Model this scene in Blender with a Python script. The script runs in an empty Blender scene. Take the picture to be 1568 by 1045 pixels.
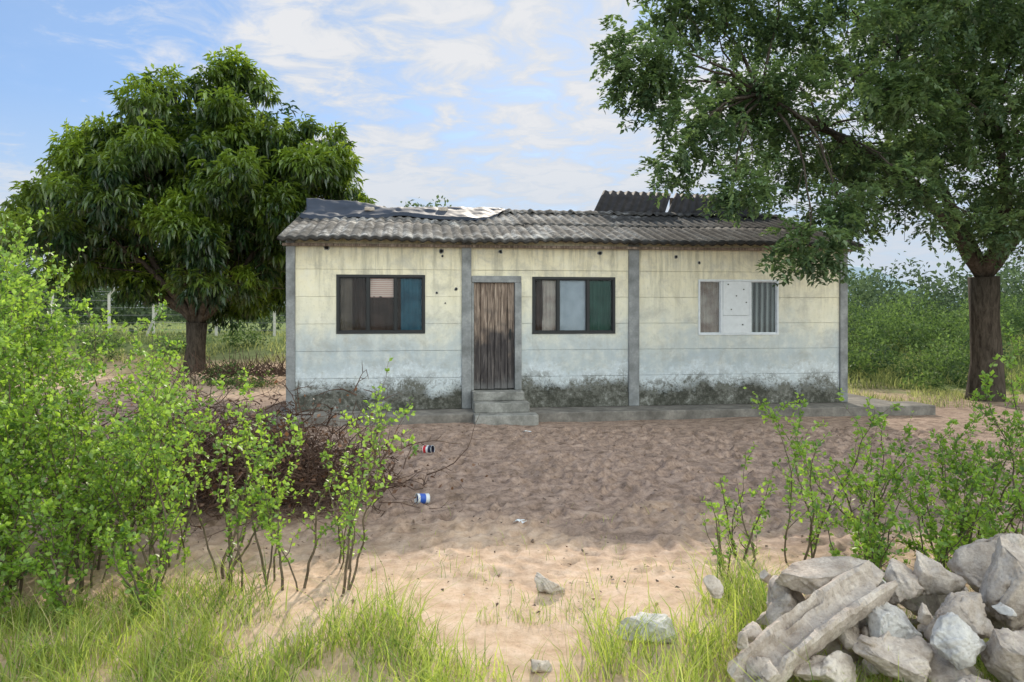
import bpy, math, random
import numpy as np
from mathutils import Vector
rng=np.random.default_rng(7); random.seed(7)
S=bpy.context.scene
S.view_settings.view_transform='Standard'; S.view_settings.look='None'; S.view_settings.exposure=0
TH=math.radians(7.36)
SUN_AZ=math.radians(4); SUN_EL=math.radians(24)

# ------------------------------------------------------------ node helper
class G:
    def __init__(s,name,nt=None):
        if nt is None:
            s.m=bpy.data.materials.new(name); s.m.use_nodes=True; s.nt=s.m.node_tree
            s.b=s.nt.nodes['Principled BSDF']; s.out=s.nt.nodes['Material Output']
        else: s.nt=nt
    def put(s,sock,v):
        if isinstance(v,bpy.types.NodeSocket): s.nt.links.new(v,sock)
        else:
            if sock.type=='RGBA' and len(v)==3: v=(*v,1)
            sock.default_value=v
    def n(s,t,ins=None,**p):
        nd=s.nt.nodes.new(t)
        for k,v in p.items(): setattr(nd,k,v)
        for k,v in (ins or {}).items(): s.put(nd.inputs[k],v)
        return nd
    def co(s,scale=(1,1,1),kind='Object'):
        t=s.n('ShaderNodeTexCoord').outputs[kind]
        return s.n('ShaderNodeMapping',{'Vector':t,'Scale':scale}).outputs[0]
    def noise(s,vec,scale,detail=4,rough=.55,dist=0):
        return s.n('ShaderNodeTexNoise',{'Vector':vec,'Scale':scale,'Detail':detail,'Roughness':rough,'Distortion':dist}).outputs['Fac']
    def ramp(s,f,stops,interp='LINEAR'):
        r=s.n('ShaderNodeValToRGB',{'Fac':f}); e=r.color_ramp.elements; r.color_ramp.interpolation=interp
        while len(e)<len(stops): e.new(.5)
        for i,(p,c) in enumerate(stops):
            e[i].position=p
            e[i].color=(c,c,c,1) if isinstance(c,(int,float)) else (*c,1)
        return r.outputs[0]
    def mix(s,f,a,b,mode='MIX'):
        m=s.n('ShaderNodeMix',data_type='RGBA',blend_type=mode)
        s.put(m.inputs[0],f); s.put(m.inputs[6],a); s.put(m.inputs[7],b); return m.outputs[2]
    def mt(s,op,a,b=0.0,c=0.0):
        m=s.n('ShaderNodeMath',operation=op); s.put(m.inputs[0],a); s.put(m.inputs[1],b)
        s.put(m.inputs[2],c); return m.outputs[0]
    def mr(s,v,a,b,c=0.0,d=1.0):
        return s.n('ShaderNodeMapRange',{'Value':v,'From Min':a,'From Max':b,'To Min':c,'To Max':d}).outputs[0]
    def bump(s,h,st=.5,dist=.02):
        s.nt.links.new(s.n('ShaderNodeBump',{'Height':h,'Strength':st,'Distance':dist}).outputs[0],s.b.inputs['Normal'])
    def fin(s,col,rough=.9,spec=.3):
        s.put(s.b.inputs['Base Color'],col); s.put(s.b.inputs['Roughness'],rough)
        s.b.inputs['Specular IOR Level'].default_value=spec
        return s.m

# ------------------------------------------------------------ materials
def m_wall():
    g=G('painted_precast_panels'); c=g.co()
    xyz=g.n('ShaderNodeSeparateXYZ',{0:c}); z=xyz.outputs[2]
    n1=g.noise(c,1.3,5,.6); n2=g.noise(c,5,6,.65); n3=g.noise(c,26,5,.6); blot=g.noise(c,2.1,8,.74,.5); fine=g.noise(c,15,7,.75)
    zz=g.mt('ADD',z,g.mr(n1,.3,.7,-.35,.35)); zz=g.mt('ADD',zz,g.mr(n2,.3,.7,-.1,.1))
    col=g.ramp(g.mr(zz,0,3.2),[(.18,(.50,.55,.58)),(.30,(.45,.505,.53)),(.43,(.53,.565,.55)),(.55,(.70,.68,.56)),(.75,(.80,.745,.56)),(1,(.72,.645,.46))])
    col=g.mix(g.mr(n2,.48,.72,0,.45),col,(.79,.775,.70))
    st=g.noise(g.co((3.0,1,.3)),2.2,7,.72)
    up=g.mr(z,1.7,3.1,.15,1)
    col=g.mix(g.mt('MULTIPLY',g.mr(st,.47,.66,0,.8),up),col,(.25,.235,.18))
    col=g.mix(g.mr(blot,.50,.68,0,.55),col,(.35,.34,.30))
    col=g.mix(g.mr(fine,.54,.72,0,.4),col,(.34,.32,.27))
    z2=g.mt('ADD',z,g.mr(fine,.3,.7,-.12,.12)); z2=g.mt('ADD',z2,g.mr(n1,.3,.7,-.15,.15))
    band=g.mr(z2,.92,.76); col=g.mix(g.mt('MULTIPLY',band,g.mr(blot,.42,.52,.2,.85)),col,(.68,.74,.78))
    mixn=g.mt('ADD',g.mt('MULTIPLY',blot,.5),g.mt('MULTIPLY',fine,.5))
    band2=g.mr(z2,.85,.62); col=g.mix(g.mt('MULTIPLY',band2,g.mr(mixn,.47,.54)),col,(.12,.12,.10))
    low=g.mr(z2,.62,.44); lo=g.ramp(mixn,[(.36,(.03,.032,.026)),(.48,(.08,.08,.066)),(.56,(.17,.17,.15)),(.65,(.40,.41,.39))])
    col=g.mix(low,col,lo)
    g.bump(g.mt('ADD',n3,g.mt('MULTIPLY',n2,2.0)),.4,.012)
    return g.fin(col,.92,.2)
def m_conc(name,cols,sc=4,b=.5):
    g=G(name); c=g.co(); n=g.noise(c,sc,8,.65); n2=g.noise(c,sc*9,5,.6)
    col=g.ramp(n,[(.3,cols[0]),(.5,cols[1]),(.7,cols[2])])
    col=g.mix(g.mr(n2,.35,.7,0,.35),col,cols[0])
    g.bump(g.mt('ADD',n,n2),b,.015); return g.fin(col,.95,.2)
def m_rubble(name,cols):
    g=G(name); c=g.co(); n=g.noise(c,7,8,.7); n2=g.noise(c,55,6,.7); v=g.n('ShaderNodeTexVoronoi',{'Vector':c,'Scale':42.0}).outputs['Distance']
    col=g.ramp(n,[(.3,cols[0]),(.5,cols[1]),(.68,cols[2])])
    col=g.mix(g.mr(n2,.47,.7,0,.55),col,cols[0]); col=g.mix(g.mr(v,.28,.1,0,.35),col,(.22,.17,.14))
    g.bump(g.mt('ADD',g.mt('MULTIPLY',n,2.0),g.mt('ADD',n2,g.mt('MULTIPLY',v,.6))),.6,.012); return g.fin(col,.95,.15)
def m_plain(name,col,rough=.6,var=.3,sc=12,spec=.4):
    g=G(name); c=g.co(); n=g.noise(c,sc,5)
    d=tuple(x*(1-var) for x in col); l=tuple(min(1,x*(1+var)) for x in col)
    g.bump(n,.2,.005); return g.fin(g.mix(n,d,l),rough,spec)
def m_roof():
    g=G('weathered_fibre_cement'); c=g.co()
    st=g.noise(g.co((1.3,.6,1)),1.7,9,.74,.8); n=g.noise(c,8,8,.74); x=g.n('ShaderNodeSeparateXYZ',{0:c}); rs=g.noise(g.co((9,.7,1)),1.5,5,.6)
    sh=g.noise(g.co((1.1,.3,.1)),1.1,3)
    col=g.ramp(st,[(.38,(.045,.043,.039)),(.46,(.11,.104,.095)),(.53,(.21,.20,.187)),(.63,(.52,.50,.465))])
    col=g.mix(g.mr(n,.46,.60,0,.8),col,(.052,.048,.043)); col=g.mix(g.mr(rs,.52,.68,0,.6),col,(.06,.056,.05))
    col=g.mix(g.mr(g.mt('ADD',x.outputs[0],g.mr(sh,.3,.7,-1.5,1.5)),5.0,8.5,0,.78),col,(.03,.028,.027))  # right end darkened: tree shade painted into the roof colour
    col=g.mix(g.mr(g.mt('ADD',x.outputs[1],g.mr(n,.3,.7,-.06,.06)),-.14,-.28,0,.85),col,(.03,.027,.025))
    g.bump(n,.8,.014); return g.fin(col,.95,.1)
def m_rust():
    g=G('rusty_sheet_metal'); c=g.co(); n=g.noise(c,5,7,.65)
    return g.fin(g.ramp(n,[(.3,(.020,.018,.017)),(.55,(.038,.034,.033)),(.75,(.07,.058,.053))]),.75,.3)
def m_wood():
    g=G('weathered_door_planks'); n=g.noise(g.co((14,14,1.0)),2,7,.7,.8); n2=g.noise(g.co(),2.5,5,.6)
    z=g.n('ShaderNodeSeparateXYZ',{0:g.co()}).outputs[2]
    col=g.ramp(n,[(.32,(.05,.038,.03)),(.48,(.20,.15,.12)),(.66,(.46,.37,.30))])
    dk=g.ramp(n,[(.32,(.02,.018,.02)),(.5,(.055,.05,.052)),(.68,(.14,.125,.12))])
    col=g.mix(g.mr(g.mt('ADD',z,g.mr(n2,.3,.7,-.6,.6)),1.85,1.2,0,.95),col,dk)
    col=g.mix(g.mr(g.mt('ADD',z,g.mr(n2,.3,.7,-.1,.1)),.72,.55,0,.5),col,(.2,.2,.2))
    g.bump(n,.6,.01); return g.fin(col,.85,.2)
def m_ground():
    g=G('sandy_soil'); c=g.co(); x=g.n('ShaderNodeSeparateXYZ',{0:c})
    n1=g.noise(c,.9,6,.6); n2=g.noise(c,6,8,.72); n3=g.noise(c,34,7,.75); n4=g.noise(c,.25,3)
    sand=g.ramp(n2,[(.3,(.44,.30,.195)),(.5,(.60,.435,.31)),(.72,(.72,.56,.43))])
    shaded_yard=g.ramp(n2,[(.32,(.15,.103,.078)),(.47,(.30,.215,.168)),(.62,(.44,.325,.26))])  # disturbed yard soil, with the house shade also painted into its colour
    yy=g.mt('ADD',x.outputs[1],g.mr(n1,.3,.7,-1.1,1.1))
    shade_mix=g.mr(yy,5.2,7.0); col=g.mix(g.mr(n3,.50,.66,0,.6),shaded_yard,(.12,.085,.065)); col=g.mix(g.mr(n1,.5,.7,0,.25),col,(.17,.13,.10))
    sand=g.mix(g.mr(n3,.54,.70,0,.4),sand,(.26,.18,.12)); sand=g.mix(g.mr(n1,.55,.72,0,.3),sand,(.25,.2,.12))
    col=g.mix(shade_mix,sand,col)  # sun-to-shade edge in front of the house is put into the albedo
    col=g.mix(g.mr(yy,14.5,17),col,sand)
    green=g.ramp(n2,[(.3,(.07,.11,.03)),(.6,(.15,.20,.06)),(.8,(.26,.25,.11))])
    far=g.mt('ADD',x.outputs[1],g.mr(n4,.3,.7,-5,5)); col=g.mix(g.mr(far,19,25),col,green)
    rt=g.mt('ADD',x.outputs[0],g.mr(n1,.3,.7,-1,1)); col=g.mix(g.mt('MULTIPLY',g.mr(rt,7.6,9.5),g.mr(yy,15.5,18)),col,green)
    nr=g.mr(g.mt('ADD',x.outputs[1],g.mr(n1,.3,.7,-.9,.9)),4.2,3.4,0,.4); col=g.mix(nr,col,(.20,.18,.08))
    g.bump(g.mt('ADD',g.mt('MULTIPLY',n2,2.5),g.mt('MULTIPLY',n3,.8)),.6,.016); return g.fin(col,1,.1)
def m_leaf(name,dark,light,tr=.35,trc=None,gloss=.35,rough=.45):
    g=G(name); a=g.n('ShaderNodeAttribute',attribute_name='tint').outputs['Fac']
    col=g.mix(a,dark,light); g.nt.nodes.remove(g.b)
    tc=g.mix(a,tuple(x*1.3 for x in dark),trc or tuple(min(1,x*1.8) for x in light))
    df=g.n('ShaderNodeBsdfDiffuse',{'Color':col}); t=g.n('ShaderNodeBsdfTranslucent',{'Color':tc}); gl=g.n('ShaderNodeBsdfGlossy',{'Color':(1,1,1),'Roughness':rough})
    mx=g.n('ShaderNodeMixShader',{0:tr,1:df.outputs[0],2:t.outputs[0]})
    m2=g.n('ShaderNodeMixShader',{0:gloss*.12,1:mx.outputs[0],2:gl.outputs[0]})
    g.nt.links.new(m2.outputs[0],g.out.inputs[0]); return g.m
def m_bark(name,a,b):
    g=G(name); n=g.noise(g.co((5,5,1.2)),3,7,.7,.5); g.bump(n,.9,.03)
    return g.fin(g.ramp(n,[(.35,a),(.65,b)]),.95,.1)
def m_cloth(name,a,b,stripe=0,dirx=True):
    g=G(name); c=g.co(); n=g.noise(c,4,5)
    if stripe:
        w=g.n('ShaderNodeTexWave',{'Vector':c,'Scale':stripe,'Distortion':.6,'Detail':2.0},wave_type='BANDS',bands_direction='X' if dirx else 'Z').outputs['Fac']
        f=g.mt('ADD',g.mt('MULTIPLY',w,.8),g.mt('MULTIPLY',n,.2))
    else: f=g.mr(n,.3,.7)
    return g.fin(g.mix(f,a,b),.9,.1)
def m_glass():
    g=G('window_glass'); gl=g.n('ShaderNodeBsdfGlossy',{'Color':(.8,.8,.8),'Roughness':.04})
    t=g.n('ShaderNodeBsdfTransparent',{'Color':(.93,.95,.95)})
    fr=g.n('ShaderNodeFresnel',{'IOR':1.3}).outputs[0]
    mx=g.n('ShaderNodeMixShader',{0:fr,1:t.outputs[0],2:gl.outputs[0]})
    g.nt.links.new(mx.outputs[0],g.out.inputs[0]); return g.m

M_wall=m_wall()
M_conc=m_conc('grey_concrete',[(.14,.145,.145),(.26,.27,.275),(.40,.41,.41)],3)
M_slab=m_conc('apron_concrete',[(.10,.092,.082),(.20,.186,.168),(.34,.315,.28)],3)
M_step=m_conc('step_concrete',[(.12,.12,.11),(.28,.275,.255),(.46,.45,.42)],4)
M_rub=m_rubble('broken_concrete',[(.30,.245,.20),(.50,.43,.365),(.68,.61,.53)])
M_rub2=m_rubble('pale_broken_concrete',[(.42,.40,.37),(.58,.56,.53),(.72,.70,.66)])
M_roof=m_roof(); M_rust=m_rust(); M_wood=m_wood(); M_ground=m_ground()
M_black=m_plain('black_painted_frame',(.018,.02,.022),.5)
M_white=m_plain('white_painted_frame',(.66,.69,.72),.6,.2)
M_dark=m_plain('unlit_black',(.012,.011,.01),1,.2)  # near-black colour stands in for the shade inside holes, tins and room
M_tarp=m_plain('dark_plastic_tarp',(.03,.038,.055),.6,.5,3,.3)
M_glass=m_glass()

# ------------------------------------------------------------ geometry helpers
def empty(name,loc=(0,0,0),rz=0):
    e=bpy.data.objects.new(name,None); e.location=loc; e.rotation_euler=(0,0,rz); e.empty_display_size=.3
    S.collection.objects.link(e); return e
def finish(name,me,mat,parent,smooth):
    for m in (mat if isinstance(mat,(list,tuple)) else [mat]): me.materials.append(m)
    if smooth: me.polygons.foreach_set('use_smooth',[True]*len(me.polygons))
    o=bpy.data.objects.new(name,me); S.collection.objects.link(o)
    if parent: o.parent=parent
    return o
class Buf:
    def __init__(s): s.v=[]; s.f=[]
    def box(s,x0,x1,y0,y1,z0,z1):
        b=len(s.v)
        s.v+=[(x0,y0,z0),(x1,y0,z0),(x1,y1,z0),(x0,y1,z0),(x0,y0,z1),(x1,y0,z1),(x1,y1,z1),(x0,y1,z1)]
        s.f+=[tuple(b+i for i in q) for q in ((0,3,2,1),(4,5,6,7),(0,1,5,4),(1,2,6,5),(2,3,7,6),(3,0,4,7))]
    def poly(s,pts): b=len(s.v); s.v+=list(pts); s.f.append(tuple(range(b,b+len(pts))))
    def tube(s,pts,rad,sides=6,cap=True):
        pts=[Vector(p) for p in pts]; b=len(s.v); n=len(pts); ref=Vector((.31,.87,.12))
        for i,p in enumerate(pts):
            d=(pts[min(i+1,n-1)]-pts[max(i-1,0)]).normalized()
            if abs(d.dot(ref.normalized()))>.95: ref=Vector((.9,-.2,.3))
            u=d.cross(ref).normalized(); w=d.cross(u)
            for k in range(sides):
                a=2*math.pi*k/sides; s.v.append(tuple(p+(u*math.cos(a)+w*math.sin(a))*rad[i]))
        for i in range(n-1):
            for k in range(sides):
                k2=(k+1)%sides; s.f.append((b+i*sides+k,b+i*sides+k2,b+(i+1)*sides+k2,b+(i+1)*sides+k))
        if cap: s.f.append(tuple(b+k for k in range(sides))[::-1]); s.f.append(tuple(b+(n-1)*sides+k for k in range(sides)))
    def grid(s,fn,nu,nv):
        b=len(s.v)
        for j in range(nv+1):
            for i in range(nu+1): s.v.append(tuple(fn(i/nu,j/nv)))
        for j in range(nv):
            for i in range(nu):
                a=b+j*(nu+1)+i; s.f.append((a,a+1,a+nu+2,a+nu+1))
    def obj(s,name,mat,parent=None,smooth=False,bevel=0,solid=0):
        me=bpy.data.meshes.new(name); me.from_pydata(s.v,[],s.f); me.update()
        o=finish(name,me,mat,parent,smooth)
        if solid: md=o.modifiers.new('s','SOLIDIFY'); md.thickness=solid
        if bevel: md=o.modifiers.new('b','BEVEL'); md.width=bevel; md.segments=2; md.limit_method='ANGLE'
        return o
def np_mesh(name,V,T,mat,parent=None,tint=None,smooth=False):
    V=np.asarray(V,np.float32); T=np.asarray(T,np.int32); k=T.shape[1]
    me=bpy.data.meshes.new(name); me.vertices.add(len(V)); me.vertices.foreach_set('co',V.ravel())
    me.loops.add(T.size); me.loops.foreach_set('vertex_index',T.ravel())
    me.polygons.add(len(T)); me.polygons.foreach_set('loop_start',np.arange(0,T.size,k,dtype=np.int32))
    if tint is not None:
        a=me.attributes.new('tint','FLOAT','POINT'); a.data.foreach_set('value',np.asarray(tint,np.float32))
    me.update(calc_edges=True); me.validate()
    return finish(name,me,mat,parent,smooth)
def nrm(a): return a/np.maximum(np.linalg.norm(a,axis=-1,keepdims=True),1e-6)
def leaf_mesh(name,P,D,N,L,W,tint,mat,parent=None,droop=.1,fold=.35):
    P=np.asarray(P);D=nrm(np.asarray(D));Sd=nrm(np.cross(D,N));N=np.cross(Sd,D)
    L=np.asarray(L)[:,None];W=np.asarray(W)[:,None]; n=len(P)
    V=np.empty((n,4,3)); V[:,0]=P; V[:,1]=P+D*.45*L+Sd*W+N*fold*W; V[:,2]=P+D*L; V[:,2,2]-=(droop*L)[:,0]; V[:,3]=P+D*.45*L-Sd*W+N*fold*W
    b=np.arange(n)[:,None]*4
    T=np.concatenate([b+np.array([[0,1,2]]),b+np.array([[0,2,3]])])
    return np_mesh(name,V.reshape(-1,3),T,mat,parent,np.repeat(np.clip(tint,0,1),4))
LAT=rng.random((256,256))
def vn(x,y,s,o=0):
    x=np.asarray(x)/s+o*17.3; y=np.asarray(y)/s+o*9.1
    xi=np.floor(x).astype(int); yi=np.floor(y).astype(int); fx=x-xi; fy=y-yi
    fx=fx*fx*(3-2*fx); fy=fy*fy*(3-2*fy); a=lambda i,j: LAT[i%256,j%256]
    return (a(xi,yi)*(1-fx)+a(xi+1,yi)*fx)*(1-fy)+(a(xi,yi+1)*(1-fx)+a(xi+1,yi+1)*fx)*fy-.5
def sst(a,b,x): t=np.clip((x-a)/(b-a),0,1); return t*t*(3-2*t)
def gz(x,y):
    x=np.asarray(x,float);y=np.asarray(y,float)
    z=sst(17,30,y)*.85+vn(x,y,1.6,1)*.06+vn(x,y,6,2)*.08
    return z+sst(60,300,y)*.3
# ------------------------------------------------------------ ground
def axis(a,b,st,far_a,far_b):
    c=list(np.arange(a,b,st)); v=c[-1]; s=st
    while v<far_b: s*=1.12; v+=s; c.append(v)
    v=c[0]; s=st; lo=[]
    while v>far_a: s*=1.12; v-=s; lo.append(v)
    return np.array(lo[::-1]+c)
xs=axis(-5,7.5,.03,-1800,1800); ys=axis(3.2,12.2,.03,-60,2500)
X,Y=np.meshgrid(xs,ys)
Z=gz(X,Y)
yard=sst(5.2,6.8,Y)*(1-sst(12.0,13,Y))*sst(-6,-4.5,X)*(1-sst(8,9,X))
Z+=(.22+.78*yard)*(vn(X,Y,.17,3)*.032+vn(X,Y,.08,4)*.024)*(1-sst(14,20,Y))
for i in range(2200):
    px,py=rng.uniform(-3.5,7),rng.uniform(5.0,11.8); a=rng.normal(1.2,.8); d=rng.uniform(.014,.042)*(.35+.65*min(1,max(0,(py-5.2)/1.5))); sz=rng.uniform(.6,1.1)
    ix0,ix1=np.searchsorted(xs,[px-.25,px+.25]); iy0,iy1=np.searchsorted(ys,[py-.25,py+.25])
    xx=X[iy0:iy1,ix0:ix1]-px; yy=Y[iy0:iy1,ix0:ix1]-py
    u=(xx*math.cos(a)+yy*math.sin(a))/(.12*sz); v=(-xx*math.sin(a)+yy*math.cos(a))/(.055*sz); r=np.sqrt(u*u+v*v)
    Z[iy0:iy1,ix0:ix1]+= -d*np.exp(-r**3)+.5*d*np.exp(-((r-1.5)/.35)**2)
nx=len(xs); ny=len(ys); idx=np.arange(nx*ny).reshape(ny,nx)
Q=np.stack([idx[:-1,:-1],idx[:-1,1:],idx[1:,1:],idx[1:,:-1]],-1).reshape(-1,4)
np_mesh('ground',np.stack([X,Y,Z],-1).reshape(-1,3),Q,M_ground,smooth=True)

# ------------------------------------------------------------ house
H=empty('precast_concrete_house',(-3.795,12.6,0),TH)
LEN=10.15; DEP=6.0; TOP=3.13
wins=[(.784,2.299,1.49,2.51),(4.189,5.703,1.475,2.49),(7.261,8.815,1.44,2.46)]
door=(3.12,3.99,.49,2.50)
rows=[.17,.72,1.19,1.66,2.13,2.60,TOP]
def sub(r,hs):
    out=[r]
    for h in hs:
        nxt=[]
        for (a,b,c,d) in out:
            if h[1]<=a or h[0]>=b or h[3]<=c or h[2]>=d: nxt.append((a,b,c,d)); continue
            if h[0]>a: nxt.append((a,h[0],c,d))
            if h[1]<b: nxt.append((h[1],b,c,d))
            m0,m1=max(a,h[0]),min(b,h[1])
            if h[2]>c: nxt.append((m0,m1,c,h[2]))
            if h[3]<d: nxt.append((m0,m1,h[3],d))
        out=nxt
    return out
holes=wins+[door]
B=Buf()
for (u0,u1) in [(.10,2.95),(3.10,5.95),(6.13,10.02)]:
    for i in range(6):
        gap=.0015+.0015*random.random()
        off=random.uniform(-.004,.004)
        for r in sub((u0,u1,rows[i]+(gap if i else 0),rows[i+1]-gap),holes): B.box(r[0],r[1],off,.03,r[2],r[3])
B.obj('wall_panels',M_wall,H,bevel=.004)
B=Buf()
for r in sub((.02,LEN-.02,.17,TOP-.01),holes): B.box(r[0],r[1],.032,.12,r[2],r[3])
B.box(.02,.14,.122,DEP-.12,.17,TOP-.01); B.box(LEN-.14,LEN-.02,.122,DEP-.12,.17,TOP-.01)
B.box(.02,LEN-.02,DEP-.12,DEP,.17,TOP-.01)
for u in (.03,LEN-.13):
    b=len(B.v); B.v+=[(u,.1,TOP),(u,DEP-.1,TOP),(u,3,3.9),(u+.1,.1,TOP),(u+.1,DEP-.1,TOP),(u+.1,3,3.9)]
    B.f+=[(b,b+2,b+1),(b+3,b+4,b+5),(b,b+3,b+5,b+2),(b+1,b+2,b+5,b+4),(b,b+1,b+4,b+3)]
B.obj('wall_core',M_wall,H)
B=Buf()  # posts
for (a,b) in [(-.05,.10),(2.937,3.106),(5.944,6.14),(10.02,10.17)]: B.box(a,b,-.045,.06,.17,TOP-.02)
B.obj('posts',M_conc,H,bevel=.012)
B=Buf(); B.box(3.11,3.99,-.03,.1,2.385,2.5); B.box(3.875,3.995,-.032,.1,.49,2.383); B.box(3.108,3.15,-.02,.1,.49,2.383)
B.obj('door_surround',M_conc,H,bevel=.006)
B=Buf(); B.box(3.112,5.94,-.03,-.006,.17,.43); B.box(6.145,10.015,-.028,-.006,.17,.41); B.box(.105,2.93,-.02,-.006,.17,.38)
B.obj('plinth',M_wall,H,bevel=.008)
B=Buf(); n=6; w=(3.873-3.152)/n
for i in range(n):
    o=random.uniform(-.004,.004); B.box(3.152+i*w+.004,3.152+(i+1)*w-.004,.03+o,.06+o,.50+random.uniform(0,.012),2.38)
for z in (.75,2.1): B.box(3.17,3.86,.066,.09,z,z+.12)
B.obj('plank_door',M_wood,H,bevel=.003)
B=Buf(); B.tube([(3.80,.0,1.42),(3.80,-.03,1.42),(3.80,-.03,1.52),(3.80,0,1.52)],[.007]*4,6); B.box(3.785,3.815,.018,.027,1.38,1.56)
B.obj('door_handle',M_black,H)
B=Buf(); B.box(3.11,4.05,-.62,-.034,.17,.335); B.box(3.11,4.0,-.34,.02,.337,.487); B.box(3.09,4.14,-1.0,-.662,-.1,.18)
B.obj('door_steps',M_step,H,bevel=.015)
B=Buf()
B.box(-.22,11.5,-.66,-.002,-.15,.168); B.box(-.22,.0,.0,6.4,-.15,.165); B.box(LEN,11.1,.0,6.4,-.15,.165)
B.obj('concrete_apron',M_slab,H,bevel=.02)
B=Buf(); B.box(.14,LEN-.14,.125,DEP-.13,.17,.3); B.obj('floor',M_dark,H)

B=Buf(); R=Buf()
for (u,z,r) in [(.62,2.97,.034),(2.58,2.93,.028),(2.60,2.84,.015),(3.62,2.93,.026),(5.42,2.92,.03),(6.84,2.87,.024),(7.28,2.76,.02),(2.50,2.20,.018),(2.84,2.27,.022),(2.65,2.02,.011),(9.2,2.95,.013)]:
    k=11; rr=[r*random.uniform(.75,1.25) for _ in range(k)]
    B.poly([(u+rr[i]*math.cos(2*math.pi*i/k),-.0075,z+rr[i]*math.sin(2*math.pi*i/k)) for i in range(k)][::-1])  # flat dark disc on the wall paints the shade inside a hole
    for i in range(k):
        j=(i+1)%k; a0=2*math.pi*i/k; a1=2*math.pi*j/k; q=lambda m,a,d:(u+m*math.cos(a),d,z+m*math.sin(a))
        R.poly([q(rr[i]*1.5,a0,-.0052),q(rr[j]*1.5,a1,-.0052),q(rr[j],a1,-.014),q(rr[i],a0,-.014)])
        R.poly([q(rr[i],a0,-.014),q(rr[j],a1,-.014),q(rr[j]*.96,a1,-.006),q(rr[i]*.96,a0,-.006)])
B.obj('dark_hole_discs',M_dark,H); R.obj('hole_rims',M_conc,H)

def curtain(u0,u1,z0,z1,v,name,mat,folds=8,amp=.018):
    B=Buf(); ph=random.random()*6
    def f(a,b):
        return (u0+(u1-u0)*a, v+amp*math.sin(ph+a*folds*6.28+1.5*math.sin(a*5))*(.6+.4*b)+.008*math.sin(b*4+a*3), z0+(z1-z0)*b)
    B.grid(f,70,8); return B.obj(name,mat,H,smooth=True)
C_br=m_cloth('brown_curtain',(.08,.067,.058),(.17,.14,.12)); C_dk=m_cloth('dark_brown_curtain',(.03,.022,.021),(.07,.046,.04))
C_rs=m_cloth('striped_cloth',(.48,.25,.22),(.74,.70,.65),9,False); C_bl=m_cloth('teal_blue_curtain',(.02,.07,.11),(.05,.16,.23))
C_gb=m_cloth('grey_blue_cloth',(.29,.34,.40),(.42,.48,.55))
C_gn=m_cloth('green_curtain',(.02,.06,.05),(.045,.115,.095)); C_gr=m_cloth('grey_striped_curtain',(.08,.085,.09),(.42,.46,.47),3)
C_tp=m_cloth('taupe_curtain',(.26,.21,.195),(.50,.46,.43)); M_board=m_plain('white_board',(.68,.71,.73),.7,.15)
def window(i,mat,mull,fr=.045):
    u0,u1,z0,z1=wins[i]; B=Buf(); a,b=-.014,.07
    B.box(u0,u1,a,b,z1-fr,z1); B.box(u0,u1,a,b,z0,z0+fr); B.box(u0,u0+fr,a,b,z0+fr,z1-fr); B.box(u1-fr,u1,a,b,z0+fr,z1-fr)
    for m in mull: B.box(m-.02,m+.02,a+.008,b-.01,z0+fr,z1-fr)
    e=[u0+fr]+[m for m in mull]+[u1-fr]
    for k in range(len(e)-1):
        p,q=e[k]+(.02 if k else 0),e[k+1]-(.02 if k<len(e)-2 else 0); s=.016
        for bx in ((p,q,z1-fr-s,z1-fr),(p,q,z0+fr,z0+fr+s),(p,p+s,z0+fr+s,z1-fr-s),(q-s,q,z0+fr+s,z1-fr-s)): B.box(bx[0],bx[1],.012,.045,bx[2],bx[3])
    B.obj('window_frame',mat,H,bevel=.003)
    B=Buf(); B.poly([(u0+fr,.03,z0+fr),(u1-fr,.03,z0+fr),(u1-fr,.03,z1-fr),(u0+fr,.03,z1-fr)]); B.obj('glass',M_glass,H)
    B=Buf(); B.box(u0-.1,u1+.1,.22,.26,z0-.1,z1+.1); B.obj('dark_room_panel',M_dark,H)  # near-black panel paints the unlit room behind the curtains
window(0,M_black,[1.32,1.79]); window(1,M_black,[4.655,5.20]); window(2,M_white,[7.71,8.26],.032)
curtain(.83,1.05,1.53,2.47,.075,'curtain',C_br,3,.01); curtain(1.05,1.30,1.53,2.47,.08,'curtain',C_dk,4,.01)
curtain(1.34,1.77,2.12,2.47,.06,'curtain',C_rs,2,.006); curtain(1.34,1.77,1.53,2.14,.08,'curtain',C_dk,4,.01)
curtain(1.81,1.90,1.53,2.47,.09,'curtain',C_dk,1,.01); curtain(1.88,2.25,1.53,2.47,.07,'curtain',C_bl,4,.012)
curtain(4.23,4.43,1.52,2.45,.09,'curtain',C_dk,3,.012); curtain(4.38,4.64,1.52,2.45,.07,'curtain',C_tp,4,.012)
curtain(4.68,5.18,1.52,2.45,.06,'curtain',C_gb,3,.006); curtain(5.22,5.66,1.52,2.45,.075,'curtain',C_gn,5,.012)
curtain(7.29,7.69,1.47,2.43,.075,'curtain',C_tp,6,.012); curtain(8.28,8.79,1.47,2.43,.08,'curtain',C_gr,6,.018)
B=Buf(); B.box(7.735,8.235,-.012,.006,1.8,2.425); B.box(7.732,8.24,-.008,.004,1.475,1.795); B.obj('window_board',M_board,H,bevel=.003)
B=Buf()
for (u,z) in [(7.82,2.36),(7.98,2.15),(8.12,2.27),(7.88,1.90),(8.1,1.62),(8.17,2.03)]: B.box(u,u+.02,-.02,-.0125,z,z+.02)
B.obj('board_nails',M_rust,H)

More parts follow.
